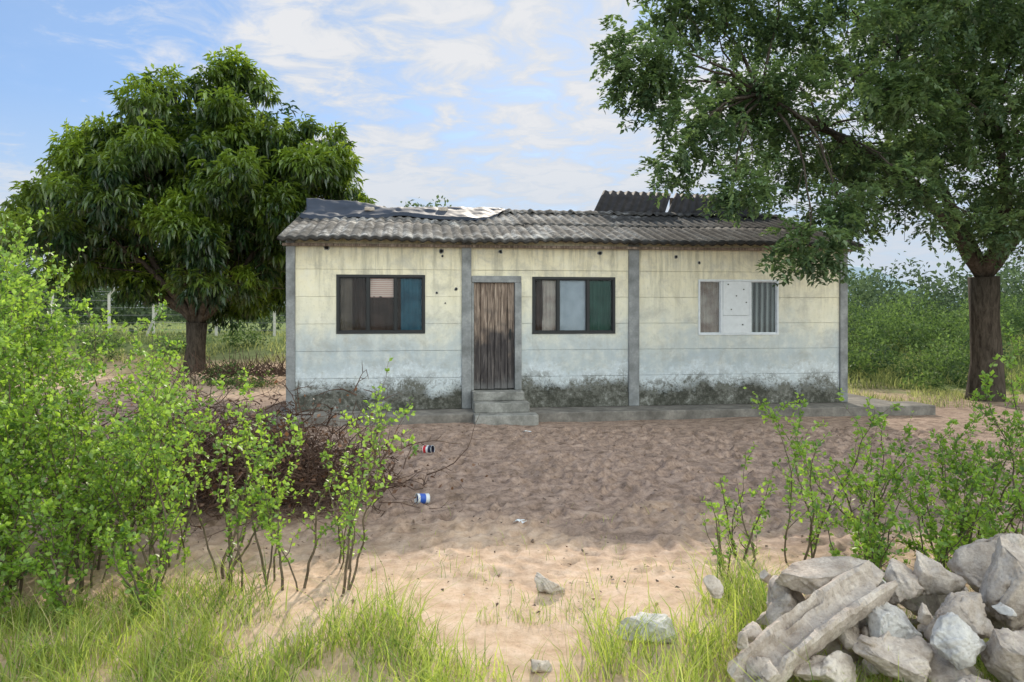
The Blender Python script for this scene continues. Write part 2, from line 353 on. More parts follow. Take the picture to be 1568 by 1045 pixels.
# roof
def zroof(v):
    return 3.07+(v+.30)*.2757 if v<=3 else 3.98-(v-3)*.2757
rn=[random.uniform(-1,1) for _ in range(40)]
AMP=.016
def roof_front(a,b):
    u=-.14+a*10.44; k=int((u+.14)/.88); v0=-.33+rn[k]*.03+.04*float(vn(u,0,.15,9)); v=v0+(3.0-v0)*b
    return (u,v,zroof(v)+AMP*math.sin(2*math.pi*u/.177)+.014*math.sin(u*1.7)*(1-b)+.007*rn[(k*3)%40]+.01*float(vn(u,v,.3,14)))
NU=59*8
B=Buf(); B.grid(lambda a,b:roof_front(a,b*.5),NU,8); B.obj('roof_sheets_lower',M_roof,H,smooth=True,solid=-.045)
B=Buf(); B.grid(lambda a,b:(lambda p:(p[0],p[1]+.02*rn[int(a*11.8)+5],p[2]+.03))(roof_front(a,.465+b*.535)),NU,8); B.obj('roof_sheets_upper',M_roof,H,smooth=True,solid=-.02)
B=Buf(); B.grid(lambda a,b:(-.14+a*10.44,3+3.3*b,zroof(3+3.3*b)+.026*math.sin(2*math.pi*(-.14+a*10.44)/.177)),NU,6); B.obj('roof_sheets_rear',M_roof,H,smooth=True,solid=-.012)
def cap(a,b):
    u=-.14+a*10.44; v=2.72+.56*b; s=abs(b-.5)*2
    return (u,v,zroof(v)+.065+.016*math.sin(2*math.pi*u/.177)*(.5+.5*s)+.03*(1-s)+.03*max(0,math.sin(2*math.pi*u/.45))**6)
B=Buf(); B.grid(cap,NU,8); B.obj('ridge_cap',M_roof,H,smooth=True,solid=-.01)
B=Buf(); B.box(-.1,10.25,-.12,-.05,2.99,3.035); B.box(-.1,10.25,2.9,3.0,3.82,3.9)
B.obj('roof_battens',M_wood,H)
def quad_sheet(B,p00,p10,p01,p11,waves,amp=.035):
    p00,p10,p01,p11=map(Vector,(p00,p10,p01,p11)); nn=(p10-p00).cross(p01-p00).normalized()
    def f(a,b):
        p=p00.lerp(p10,a).lerp(p01.lerp(p11,a),b); return p+nn*amp*math.sin(a*waves*6.283)
    B.grid(f,int(waves*10),4)
B=Buf()
quad_sheet(B,(6.0,3.05,3.99),(7.65,3.05,3.99),(6.5,3.95,4.70),(8.15,3.95,4.68),9,.016)
quad_sheet(B,(7.75,3.15,4.02),(10.0,3.1,3.98),(8.3,4.1,4.70),(10.25,4.1,4.66),12,.016)
B.obj('raised_rusty_sheets',M_rust,H,smooth=True,solid=.008)
B=Buf()
for u in (6.6,8.1,8.9,10.1): B.box(u,u+.07,3.86,3.93,3.7,4.55)
B.obj('sheet_props',M_wood,H)
def tarp(a,b):
    u=-.1+a*4.1+.05*math.sin(b*7); w=1-max(0,(a-.75)/.25)**2*.9
    v=2.95+(b-.55)*1.9*w; v-=(.18*math.sin(a*8+1)+.07*math.sin(a*23)+.13*math.sin(a*3))*(1-b)
    n=float(vn(u,v,.22,6)+.5*vn(u,v*.5,.1,7)); n2=float(vn(u*.6,v*.6,.6,8))
    z=zroof(v)+.10+(.09+.16*n2)*math.exp(-((v-2.95)/.7)**2)*(1-.6*a)+max(-.03,.01+.05*n+.05*n2)*(1-.3*a)
    if b<.04: z-=.05
    return (u,v,z)
B=Buf(); B.grid(tarp,130,50); B.obj('tarpaulin',M_tarp,H,smooth=True,solid=.004)
B=Buf()
for (u,v) in [(1.1,2.3),(2.6,2.45)]:
    z=zroof(v)+.13; B.box(u,u+.2,v,v+.1,z,z+.08)
B.obj('tarp_weights',M_rub,H,bevel=.02)

# ------------------------------------------------------------ trees
def rand_dir(n): return nrm(rng.normal(size=(n,3)))
def blob_points(blobs,dens,shell=(.55,1.0),flat=.85):
    P=[];O=[];I=[]
    for i,(x,y,z,r) in enumerate(blobs):
        n=max(3,int(dens*r*r)); d=rand_dir(n); rr=r*rng.uniform(shell[0]**2,shell[1]**2,n)**.5
        lump=1+.12*np.sin(d[:,0]*5+i)*np.sin(d[:,1]*6+i*2)+.1*np.sin(d[:,2]*8+i*3)
        P.append(np.array([x,y,z])+d*(rr*lump)[:,None]*np.array([1,1,flat])); O.append(d); I.append(np.full(n,i))
    return np.concatenate(P),np.concatenate(O),np.concatenate(I)
def subblobs(bl,per,rs,reach=(.8,1.05),flat=.85,zmin=-1):
    out=[]
    for (x,y,z,r) in bl:
        for _ in range(max(3,int(per*r*r))):
            d=rand_dir(1)[0]
            if d[2]<zmin: continue
            q=r*rng.uniform(*reach); out.append((x+d[0]*q,y+d[1]*q,z+d[2]*q*flat,rng.uniform(*rs)))
    return out
def limb(B,a,b,r0,r1,wob=.12,seg=8,sides=8,sag=.0):
    a=Vector(a);b=Vector(b);L=(b-a).length; pts=[];rs=[]; ox=Vector((random.uniform(-1,1),random.uniform(-1,1),random.uniform(-.3,.5)))
    for i in range(seg+1):
        t=i/seg; p=a.lerp(b,t)+ox*math.sin(t*math.pi)*L*wob+Vector((random.uniform(-1,1),random.uniform(-1,1),random.uniform(-1,1)))*L*.015*(0<t<1)
        p.z+=sag*math.sin(t*math.pi)*L; pts.append(p); rs.append(r0+(r1-r0)*t**.8)
    B.tube(pts,rs,sides); return pts
M_bark=m_bark('dark_bark',(.035,.028,.022),(.12,.10,.08)); M_twig=m_bark('twig_bark',(.08,.065,.045),(.22,.18,.13))

def mango():
    E=empty('mango_tree',(0,0,0)); gz0=float(gz(-9,21))
    bl=[(-8.05,21,7.35,1.35),(-8.98,20.2,6.2,1.9),(-6.75,20.6,6.8,1.25),(-10.83,20.5,5.7,1.5),(-12.2,21,5.3,1.15),(-13.4,21,4.95,.8),
        (-9.9,19.4,4.5,1.9),(-7.5,19.8,5.15,1.8),(-5.9,20.6,5.5,1.2),(-4.9,21,4.9,.85),(-8.3,19.2,3.5,1.2),(-11.2,19.8,3.9,1.3),(-6.5,20.4,3.85,1.15),
        (-12.3,20.6,4.3,1.1),(-9.9,20.8,7.1,.9),(-8.5,23,6.1,2.1),(-10.8,23,5.2,1.9),(-6.8,23,5.2,1.9),(-9,23.5,4,1.9),(-5.5,20.9,6.3,.6),(-13.0,21.5,4.1,.8),(-5.2,21.2,4.1,.7),
        (-6.9,20.6,3.0,.85),(-10.9,20.6,3.1,.9),(-9.3,22.6,2.9,1.1),(-7.7,22.5,2.9,1.0),(-12.4,21.2,3.4,.7),(-7.9,21,8.0,.7)]
    sb=subblobs(bl,5.2,(.36,.78),(.78,1.12),.88)
    C,O,I=blob_points(sb,165,(.35,1.05),.75)
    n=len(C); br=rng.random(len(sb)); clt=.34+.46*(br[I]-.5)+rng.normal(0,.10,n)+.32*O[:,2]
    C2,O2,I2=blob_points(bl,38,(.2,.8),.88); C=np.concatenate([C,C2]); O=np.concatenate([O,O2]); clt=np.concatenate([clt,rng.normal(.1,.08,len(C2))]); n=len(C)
    K=8; P=np.repeat(C,K,0)+rng.normal(0,.05,(n*K,3)); D=nrm(rand_dir(n*K)*.8+np.repeat(O,K,0)*.6+np.array([0,0,-.5]))
    N=nrm(rand_dir(n*K)*.4+np.array([0,0,1.0])); L=rng.uniform(.17,.30,n*K); W=L*rng.uniform(.13,.18,n*K)
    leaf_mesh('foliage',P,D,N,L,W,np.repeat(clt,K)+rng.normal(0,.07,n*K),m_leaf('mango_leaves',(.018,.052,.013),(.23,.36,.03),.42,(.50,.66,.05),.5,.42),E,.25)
    B=Buf(); base=(-9.0,21,gz0-.2); f=Vector((-8.95,21,1.35+gz0))
    B.tube([base,(-9.02,21,gz0+.1),(-8.98,21.02,gz0+.7),f],[.44,.31,.26,.29],12)
    for (x,y,z,r) in bl:
        k=limb(B,f+Vector((random.uniform(-.12,.12),random.uniform(-.1,.1),0)),(x,y,z),.12,.03,.10,9,7,.06)
        for j in range(5):
            s=k[random.randint(4,8)]; limb(B,s,Vector((x,y,z))+Vector(rand_dir(1)[0])*r*.9,.03,.008,.1,4,4)
    B.obj('trunk_and_limbs',M_bark,E,smooth=True)
mango()

def acacia():
    E=empty('shade_tree',(0,0,0)); gz0=float(gz(10.1,15.7))
    bl=[(2.65,13,6.67,.8),(3.9,14,7.15,1.2),(3.4,13,5.35,.75),(2.83,12.5,4.5,.45),(3.9,13,4.65,.65),(5.5,15,6.7,1.5),(5.4,14,5.1,1.1),(3.6,12.1,3.85,.28),
        (6.3,13,6.2,1.4),(6.75,14,4.85,1.15),(8.8,15,6.87,1.75),(8.2,14,4.7,1.3),(7.6,14,3.8,.75),(9.5,15,3.9,1.0),(9.6,14,5.3,1.5),(4.67,11.6,2.98,.22),
        (5.36,12,3.55,.35),(5.1,14,8.5,1.5),(7.9,15,9.1,1.8),(11.3,16,9.3,2.0),(3.7,14,8.4,1.2),(11.8,15,6.3,2.0),(12.5,16,4.3,1.8),(11,17.5,7.8,2),
        (12.2,14.3,3.2,1.1),(7,18,7.2,1.7),(9,18.6,5.6,1.7),(6.4,12.2,4.2,.5),(7.2,12.3,7.6,1.2),(9.2,12.5,8.0,1.5),(10.4,13.2,4.3,1.0),(2.3,13,6.2,.35),(8.7,13.5,3.45,.5),(7.1,15.5,4.2,.7),
        (10.3,15.5,6.6,1.6),(9.9,13.4,6.6,1.3),(7.6,13.6,5.6,1.2),(10.0,14.6,7.6,1.4),(11.0,14.6,4.6,1.3),(7.4,16.5,5.6,1.4),(5.6,16.5,5.9,1.1),(11.2,13.6,2.9,.7),(10.9,16.8,4.4,1.3),(12.4,14,5.4,1.4),(4.5,15.5,6.2,.9),(6.6,14.5,7.9,1.3),
        (4.7,13.6,5.9,.9),(8.9,16.5,8.2,1.5),(6.9,13.2,5.3,.9),(3.3,14.2,7.8,.9),(2.5,13,5.9,.3),(10.9,14.5,3.4,.8)]
    sb=subblobs(bl,4.4,(.30,.64),(.3,1.05),.85)
    C,O,I=blob_points(sb,112,(.2,1.05),.62)
    n=len(C); K=18; br=rng.random(len(sb))
    A=nrm(O*.6+rand_dir(n)*.7+np.array([0,0,-.25])); Lr=rng.uniform(.20,.36,n); t=np.tile(np.linspace(.12,1,K//2).repeat(2),n)
    sg=np.tile(np.array([1,-1]),n*K//2); AA=np.repeat(A,K,0); U=nrm(np.cross(AA,np.repeat(nrm(rand_dir(n)+np.array([0,0,1.5])),K,0)))
    P=np.repeat(C,K,0)+AA*(t*np.repeat(Lr,K))[:,None]; P[:,2]-=.10*t*t; P+=rng.normal(0,.018,P.shape)
    D=nrm(U*sg[:,None]+AA*.6+rand_dir(n*K)*.35); L=rng.uniform(.08,.135,n*K); W=L*rng.uniform(.23,.33,n*K)
    tint=np.repeat(.40+.35*(br[I]-.5)+rng.normal(0,.1,n)+.22*O[:,2],K)+rng.normal(0,.08,n*K)
    leaf_mesh('foliage',P,D,nrm(rand_dir(n*K)*.5+np.array([0,0,1.])),L,W,tint,m_leaf('pinnate_leaves',(.045,.088,.038),(.17,.26,.10),.40,(.34,.50,.13),.35,.5),E,.1)
    B=Buf(); f=Vector((9.95,15.6,2.6))
    B.tube([(10.05,15.7,gz0-.2),(10.05,15.7,gz0+.05),(10.08,15.7,.8),(10.0,15.65,1.7),f],[.52,.38,.31,.28,.30],14)
    hubs=[Vector((8.0,15,4.6)),Vector((6.0,14.3,5.4)),Vector((9.6,14.6,5.4)),Vector((11.4,15.6,5.0)),Vector((9.2,16.8,5.6)),Vector((4.6,13.6,5.9)),Vector((7.6,14.6,7.0))]
    limb(B,f,hubs[0],.15,.10,.08,8,9); limb(B,hubs[0],hubs[1],.10,.06,.08,8,8); limb(B,f,hubs[2],.15,.08,.08,8,9); limb(B,f,hubs[3],.15,.09,.08,8,9)
    limb(B,f,hubs[4],.15,.09,.08,8,9); limb(B,hubs[1],hubs[5],.06,.04,.08,6,7); limb(B,hubs[2],hubs[6],.07,.045,.08,6,7)
    for (x,y,z,r) in bl:
        c=Vector((x,y,z)); h=min(hubs,key=lambda q:(q-c).length); k=limb(B,h,c,.035,.010,.1,7,5,.04)
        for j in range(int(3+4*r)):
            s=k[random.randint(3,7)]; limb(B,s,c+Vector(rand_dir(1)[0])*r*.8,.010,.004,.12,4,3)
    B.obj('trunk_and_limbs',M_bark,E,smooth=True)
acacia()

def leafmass(name,blobs,dens,Lr,mat,K=4,flat=.8):
    C,O,I=blob_points(blobs,dens,(.5,1.05),flat); n=len(C)
    P=np.repeat(C,K,0)+rng.normal(0,Lr[1]*.6,(n*K,3)); D=nrm(rand_dir(n*K)+np.repeat(O,K,0)*.5)
    L=rng.uniform(Lr[0],Lr[1],n*K); tint=np.repeat(rng.normal(.4,.18,n)+.3*(rng.random(len(blobs))[I]-.5)+.2*O[:,2],K)
    return leaf_mesh(name,P,D,nrm(rand_dir(n*K)*.6+np.array([0,0,1.])),L,L*.3,tint,mat)
M_far=m_leaf('distant_leaves',(.035,.06,.032),(.12,.175,.075),.3,None,.2,.7)
bl=[]
for i in range(120):
    x=rng.uniform(-75,85); y=rng.uniform(55,85); h=rng.uniform(1.4,3.2) ; bl.append((x,y,1.0+h*.5,h))
for (x,y,z,r) in [(-20.5,29,3.6,2.3),(-22,30,4.6,2.2),(-18.3,30,2.6,1.7),(-24.5,31,3.5,2.5),(-16,31,2.3,1.5),(-13.5,32,2.2,1.3),(-11,32,2.0,1.3),(-6,33,2.2,1.5),(-4.7,40,6.4,1.6),(-6,40,5.3,1.6),(-5,40,4,1.9),
                   (18,40,2.5,2),(22,42,2.6,2.3),(26,38,2.6,2.2),(30,44,3,3),(15.5,34,2.2,1.5),(20,33,2.3,1.7),(12.5,38,2.2,1.4),(17.2,31,2.0,1.2),(22.5,32,2.3,1.6),(14.2,36,2.1,1.2)]: bl.append((x,y,z,r))
leafmass('distant_trees',bl,60,(.18,.36),M_far,4)
M_bush=m_leaf('bush_leaves',(.032,.07,.022),(.15,.23,.05),.38,None,.25,.6)
bl=[]
for (x,y,r) in [(8.9,19.5,.65),(9.8,20.5,.7),(10.9,19.3,.75),(12.0,20.5,.7),(11.5,18.0,.5),(9.3,23,.9),(12.5,24,1.0),(14.5,24,1.1),(16,26,1.2),(10.5,27,1.1),(13.0,17.6,.6),(14.2,18.6,.8),(8.4,26,.9),(18,28,1.2),(13,30,1.4),(9.5,31,1.2),(15.5,20,.9),
                (8.2,21.5,.6),(10.7,22.4,.8),(13.2,21.5,.9),(11.6,25.4,1.1),(14.6,27.5,1.2),(9.9,17.6,.4),(12.2,16.6,.45),(16.8,22.5,1.1),(11.3,28.5,1.3),(16.2,30,1.4),(9.9,25,.9),(13.4,26,1.1),(19.5,30,1.5),
                (-6.3,17.5,.4),(-7.2,18.4,.45),(-6,22,.6),(-11,24,.5),(-14,25,.55),(-17,27,.9),(-9.5,26,.6),(-12.5,22.5,.4),(-16.5,23,.5)]:
    g0=float(gz(x,y)); bl+= [(x,y,g0+r*.5,r),(x+r*.7,y+.3,g0+r*.35,r*.7),(x-r*.6,y+.2,g0+r*.3,r*.6)]
leafmass('field_bushes',bl,230,(.06,.13),M_bush,5)

# ------------------------------------------------------------ grass
def grass(name,X,Y,h,w,mat,lean=.35,tint=None):
    n=len(X); Z=gz(X,Y)-.01; P=np.stack([X,Y,Z],-1); a=rng.uniform(0,6.283,n); s=np.stack([np.cos(a),np.sin(a),0*a],-1)
    a2=rng.uniform(0,6.283,n); ld=np.stack([np.cos(a2),np.sin(a2),0*a2],-1)*(h*lean*rng.uniform(.2,1.3,n))[:,None]
    up=np.array([0,0,1.]); w=w[:,None]; hh=h[:,None]
    V=np.empty((n,5,3)); V[:,0]=P-s*w; V[:,1]=P+s*w; V[:,2]=P-s*w*.75+up*hh*.55+ld*.35; V[:,3]=P+s*w*.75+up*hh*.55+ld*.35; V[:,4]=P+up*hh*.93+ld*1.1
    b=np.arange(n)[:,None]*5; T=np.concatenate([b+np.array([[0,1,3]]),b+np.array([[0,3,2]]),b+np.array([[2,3,4]])])
    if tint is None: tint=rng.normal(.5,.27,n)+vn(X,Y,.5,15)*.5
    return np_mesh(name,V.reshape(-1,3),T,mat,None,np.repeat(np.clip(tint,0,1),5))
M_grass=m_leaf('grass_blades',(.11,.20,.03),(.44,.52,.11),.5,(.70,.78,.14),.25,.5)
M_straw=m_leaf('dry_grass_stalks',(.28,.22,.10),(.60,.52,.28),.3,None,.15,.7)
M_dry=m_leaf('field_grass',(.08,.12,.038),(.36,.38,.13),.4,None,.15,.8)
n=95000; x=rng.uniform(-4.6,4.6,n); y=rng.uniform(2.9,6.3,n)
edge=4.7+.55*np.exp(-((x+2.8)/1.3)**2)+.35*np.exp(-((x-1.6)/1.0)**2)-.8*np.exp(-((x-.15)/.55)**2)+vn(x,y,.55,21)*1.0
cl=vn(x,y,.16,22)+vn(x,y,.5,23)
den=sst(0,.8,edge-y)*np.clip(.62+1.8*cl,0.03,1)*(1-.92*np.exp(-((x-.22-.1*np.sin(y*3))/.28)**2)*sst(3.4,4.2,y)-.6*np.exp(-((x-.15)/.3)**2)*(y<3.9))
k=rng.random(n)<den; x,y=x[k],y[k]
h=rng.uniform(.05,.25,len(x))*(1+.9*np.clip(vn(x,y,.4,24)+.2,0,1)); h[rng.random(len(x))<.03]*=1.7
st=rng.random(len(x))<.08
grass('foreground_grass',x[~st],y[~st],h[~st],rng.uniform(.0016,.0048,(~st).sum()),M_grass,.8)
grass('dry_grass_stalks',x[st],y[st],h[st]*1.15,rng.uniform(.0012,.0025,st.sum()),M_straw,.9)
n=4500; x=rng.uniform(-3.8,4.2,n); y=4.4+rng.exponential(.6,n); k=(vn(x,y,.3,31)>.14)&(y<8); x,y=x[k],y[k]
grass('grass_tufts',x,y,rng.uniform(.03,.14,len(x)),np.full(len(x),.002),M_grass,.8)
n=75000; x=rng.uniform(-30,34,n); y=18+rng.exponential(11,n)
k=((x>7.3)|(x<-5.6))&(vn(x,y,1.6,41)>-.12)&(y<75)&~((x<-5)&(y<22)&(vn(x,y,1.2,42)<.12)); x,y=x[k],y[k]
grass('field_grass',x,y,rng.uniform(.10,.38,len(x))*np.where(x<0,.6,.95)*(1+.8*vn(x,y,1.1,47)),rng.uniform(.007,.017,len(x)),M_dry,.55,rng.normal(.45,.25,len(x))+.9*vn(x,y,2.2,48))
n=9000; x=rng.uniform(6.8,16,n); y=rng.uniform(14.5,19,n); k=(vn(x,y,.7,43)>.0)&(x>6.9+.2*(19-y)); x,y=x[k],y[k]
grass('verge_grass',x,y,rng.uniform(.06,.22,len(x)),rng.uniform(.004,.008,len(x)),M_dry,.5)

# ------------------------------------------------------------ thorn shrubs
M_shrub=m_leaf('shrub_leaves',(.075,.17,.028),(.29,.46,.055),.46,(.52,.76,.07),.35,.45)
def shrub(name,x,y,ht,nst,lean=(0,0),bare=.22,spread=.5,dens=1.0):
    E=empty(name,(0,0,0)); g0=float(gz(x,y)); B=Buf(); P=[];D=[];T=[]; Z=Vector((0,0,1))
    def addleaves(p,d,m,t):
        for _ in range(m):
            v=Vector((random.gauss(0,1),random.gauss(0,1),random.gauss(0,1))).normalized()
            P.append(p+v*.008); D.append((v+d*.3+Z*.35)); T.append(t+random.gauss(0,.15))
    def grow(p,d,L,r,lev,bare):
        seg=max(4,int(L/.05)); st=L/seg; pts=[p.copy()]; rs=[r]; c=random.gauss(.38,.18)
        for i in range(seg):
            t=(i+1)/seg; w=.13 if lev==0 else .26
            d=(d+Vector((random.gauss(0,w),random.gauss(0,w),random.gauss(0,w*.7)))+Z*.05).normalized()
            p=p+d*st; pts.append(p.copy()); rs.append(max(.0014,r*(1-.85*t)))
            if t>bare:
                m=random.choice([1,2,2,3])
                if random.random()<dens: addleaves(p-d*st*random.random(),d,m,c+.25*t)
                if lev and random.random()<dens*.7: addleaves(p-d*st*random.random(),d,m,c+.25*t)
                pr=.42 if lev==0 else (.16 if lev==1 else 0)
                if random.random()<pr*dens+.05*(lev==0):
                    sd=(d*.6+Vector((random.gauss(0,1),random.gauss(0,1),random.gauss(.3,.5))).normalized()*.8).normalized()
                    grow(p,sd,ht*(random.uniform(.10,.28) if lev==0 else random.uniform(.05,.12)),rs[-1]*.6,lev+1,.08)
        B.tube(pts,rs,5 if lev==0 else 3,False)
    for s in range(nst):
        a=random.uniform(0,6.28); o=Vector((math.cos(a),math.sin(a),0))
        d=(Z+o*spread*random.uniform(.1,.8)+Vector((lean[0],lean[1],0))).normalized()
        grow(Vector((x,y,g0-.03))+o*random.uniform(0,.12),d,ht*random.uniform(.62,1.14),.010*random.uniform(.7,1.2),0,bare)
    B.obj('stems',M_twig,E,smooth=True)
    n=len(P); L=rng.uniform(.022,.046,n)
    leaf_mesh('leaves',np.array([tuple(p) for p in P]),np.array([tuple(d) for d in D]),nrm(rand_dir(n)*.8+np.array([0,0,.8])),L,L*.36,np.array(T),M_shrub,E,.05,.25)
L_=[(-3.75,5.2,2.3,8,(.0,0),.05,.4,1.1),(-3.35,4.9,2.1,8,(.03,0),.08,.35,1.1),(-3.3,5.7,2.2,8,(0,0),.08,.4,1.05),(-2.95,5.1,1.75,6,(0,0),.1,.4,1.0),
    (-2.6,5.6,1.6,5,(0,0),.15,.45,.9),(-2.45,5.0,1.35,5,(.05,0),.22,.35,.9),(-2.1,5.3,1.3,4,(0,0),.28,.35,.85),(-1.92,5.0,1.45,3,(.05,0),.3,.35,.85),
    (-1.72,5.2,1.25,3,(.05,0),.3,.3,.85),(-1.45,5.05,1.1,3,(.1,0),.25,.35,.75),(-1.12,5.0,1.5,3,(.32,0),.3,.12,.75),(-3.9,4.4,1.4,8,(0,0),.02,.5,1.15),(-3.2,4.35,1.0,8,(0,0),.02,.6,1.15),
    (-2.75,4.6,.85,6,(0,0),.05,.6,1.0),(-4.3,6.0,2.4,8,(0,0),.05,.5,1.1),(-1.3,5.5,.9,3,(.1,0),.2,.4,.7),(-2.3,4.7,.6,5,(0,0),.1,.6,1.0),(-3.55,4.6,1.6,8,(0,0),.02,.45,1.15),(-3.0,5.5,1.3,5,(0,0),.05,.5,1.0),(-3.95,5.6,1.9,7,(0,0),.03,.5,1.1)]
for a in L_: shrub('thorn_shrub',*a)
R_=[(1.75,5.6,.9,4,(.0,0),.1,.5,.8),(2.15,5.5,1.3,4,(.05,0),.1,.4,.85),(2.55,5.3,.95,5,(.05,0),.08,.5,.9),(2.8,5.7,1.2,6,(0,0),.08,.45,.9),
    (3.15,5.3,1.05,7,(0,0),.06,.5,.95),(3.5,5.7,1.15,7,(0,0),.06,.5,.95),(3.9,5.4,1.4,7,(0,0),.06,.45,1.0),(3.3,4.9,.8,6,(0,0),.05,.6,1.0),(4.2,5.8,1.6,6,(0,0),.05,.45,1.0),(1.55,5.2,.5,5,(0,0),.1,.6,.7),(2.35,4.9,.7,6,(0,0),.05,.6,1.0),(2.9,5.0,.85,6,(0,0),.05,.5,1.0)]
for a in R_: shrub('thorn_shrub',*a)

# ------------------------------------------------------------ dead brush pile
B=Buf()
for i in range(1400):
    cx,cy,hh=random.choice([(-3.6,8.2,1.05),(-2.9,7.8,1.05),(-2.4,7.4,.95),(-1.9,7.9,.6),(-4.2,8.6,1.0),(-3.2,7.0,.85),(-2.0,7.2,.7),(-2.6,7.8,1.0)])
    p=Vector((cx+random.gauss(0,.38),cy+random.gauss(0,.35),min(1.0,abs(random.gauss(0,.42)))*hh+.03)); d=Vector((random.gauss(0,1),random.gauss(0,1),random.gauss(.2,.4))).normalized()
    n=random.randint(4,8); st=random.uniform(.05,.11); pts=[p.copy()]; r=random.uniform(.003,.010)
    for k in range(n):
        d=(d+Vector((random.gauss(0,.25),random.gauss(0,.25),random.gauss(-.05,.25)))).normalized(); p=p+d*st; p.z=max(p.z,.02); pts.append(p.copy())
        if random.random()<.6:
            q=(d+Vector((random.gauss(0,.9),random.gauss(0,.9),random.gauss(0,.9)))).normalized(); B.tube([p,p+q*.07,p+q*.13+Vector((0,0,.015))],[r*.5,r*.4,.0012],3,False)
    B.tube(pts,[r*(1-.7*k/n) for k in range(n+1)],4,False)
Ebp=empty('dead_brush_pile'); B.obj('branches',m_bark('dead_wood',(.05,.03,.022),(.17,.11,.085)),Ebp)
n=4500; c=np.stack([rng.normal(-2.9,.75,n),rng.normal(7.7,.45,n),np.abs(rng.normal(0,.34,n))+.03],-1)
L=rng.uniform(.03,.07,n); leaf_mesh('dry_leaves',c,rand_dir(n),rand_dir(n),L,L*.35,rng.random(n),m_leaf('dry_leaves',(.07,.035,.022),(.24,.12,.06),.2),Ebp)
B=Buf()
for i in range(300):
    p=Vector((random.gauss(-6.6,.8),random.gauss(19.0,.5),.25)); d=Vector((random.gauss(0,1),random.gauss(0,1),random.gauss(.5,.4))).normalized(); B.tube([p,p+d*.3,p+d*.6+Vector((0,0,random.gauss(0,.1)))],[.012,.01,.004],3,False)
B.obj('dead_brush_pile.001',m_bark('dead_wood_far',(.06,.04,.03),(.18,.12,.09)))

# ------------------------------------------------------------ rubble
import bmesh
from mathutils import Euler
def rock_np(c,dims,rot,seed,sub=5,rough=.022,planes=15,box=.55):
    r=np.random.default_rng(seed); bm=bmesh.new(); bmesh.ops.create_icosphere(bm,subdivisions=sub,radius=1)
    V=np.array([v.co[:] for v in bm.verts]); F=[tuple(v.index for v in f.verts) for f in bm.faces]; bm.free()
    V=np.sign(V)*np.abs(V)**box; V=V/np.abs(V).max()
    for i in range(planes):
        nn=nrm(r.normal(size=3)); d=r.uniform(.48,.88); s=V@nn-d; V=V-np.maximum(s,0)[:,None]*nn
    V=V*np.array(dims)/2/np.abs(V).max(0)
    o=seed%13; q=V*1.0
    n=(vn(q[:,0]+q[:,2]*.7,q[:,1]-q[:,2]*.6,.06,o)+.7*vn(q[:,0]-q[:,2],q[:,1]+q[:,2],.028,o+1)+.5*vn(q[:,0]+q[:,2],q[:,1]+q[:,0],.012,o+2))
    V=V+nrm(V)*(n*rough)[:,None]
    R=np.array(Euler(rot).to_matrix()); return V@R.T+np.array(c),F
def rocks(lst,mat,parent,name,smooth=False):
    Vs=[];Fs=[];b=0
    for (c,dims,rot,seed) in lst:
        V,F=rock_np(c,dims,rot,seed,5 if max(dims)>.16 else 4,.026 if max(dims)>.16 else .01); Vs.append(V); Fs.append(np.array(F)+b); b+=len(V)
    return np_mesh(name,np.concatenate(Vs),np.concatenate(Fs),mat,parent,None,smooth)
E=empty('concrete_rubble_pile')
rr=random.uniform
A=[((1.62,3.95,.49),(.66,.42,.14),(.1,-.12,.2),1),((1.47,3.95,.30),(.32,.30,.30),(.3,.1,.7),2),
   ((2.06,3.9,.45),(.24,.22,.2),(.3,.5,.2),4),((2.52,3.72,.45),(.48,.42,.52),(.2,.3,.4),5),((2.2,3.62,.38),(.36,.28,.26),(.3,-.4,.5),6),
   ((2.22,3.95,.46),(.28,.22,.22),(.2,.5,.1),8),((1.79,3.4,.27),(.42,.28,.2),(.2,.1,.3),9),((2.30,3.3,.3),(.36,.30,.30),(.5,.2,.2),10),
   ((1.47,3.42,.24),(.29,.22,.18),(.1,.3,.6),11),((1.20,3.5,.19),(.24,.22,.2),(.6,.2,.1),12),((1.66,3.62,.28),(.16,.16,.13),(.2,.2,.1),14),
   ((2.75,4.1,.48),(.5,.4,.38),(.1,.4,.2),15),((1.9,4.1,.28),(.5,.4,.35),(.2,.2,.7),16),((2.35,4.1,.25),(.5,.4,.35),(.1,.5,.2),17),((1.62,3.75,.14),(.5,.4,.3),(.2,.2,.1),18),
   ((2.05,3.5,.15),(.5,.4,.3),(.2,.7,.1),19),((2.5,3.45,.15),(.5,.4,.35),(.2,.2,.6),20),((1.35,3.75,.1),(.34,.3,.24),(.2,.4,.1),21),((1.12,3.38,.08),(.25,.2,.18),(.1,.2,.1),22),((2.05,3.22,.2),(.26,.2,.2),(.6,.2,.1),23)]
for i in range(34): A.append(((rr(1.0,2.6),rr(3.3,4.2),rr(.12,.44)),(rr(.07,.15),rr(.06,.12),rr(.06,.1)),(rr(0,3),rr(0,3),rr(0,3)),100+i))
rocks(A,M_rub,E,'chunks')
rocks([((1.88,3.65,.33),(.30,.26,.2),(.2,.3,.1),3),((2.03,3.38,.36),(.29,.22,.24),(.5,-.2,.5),7),((1.95,3.93,.45),(.13,.14,.1),(.2,.2,.4),30),((2.33,3.5,.48),(.1,.1,.07),(.5,.2,.4),31)],M_rub2,E,'pale_chunks')
prof=[(-.11,0),(.0,-.02),(.11,0),(.12,.07),(.12,.12),(.10,.135),(.075,.13),(.055,.085),(.03,.062),(-.03,.06),(-.055,.08),(-.075,.12),(-.10,.125),(-.12,.11),(-.12,.06)]
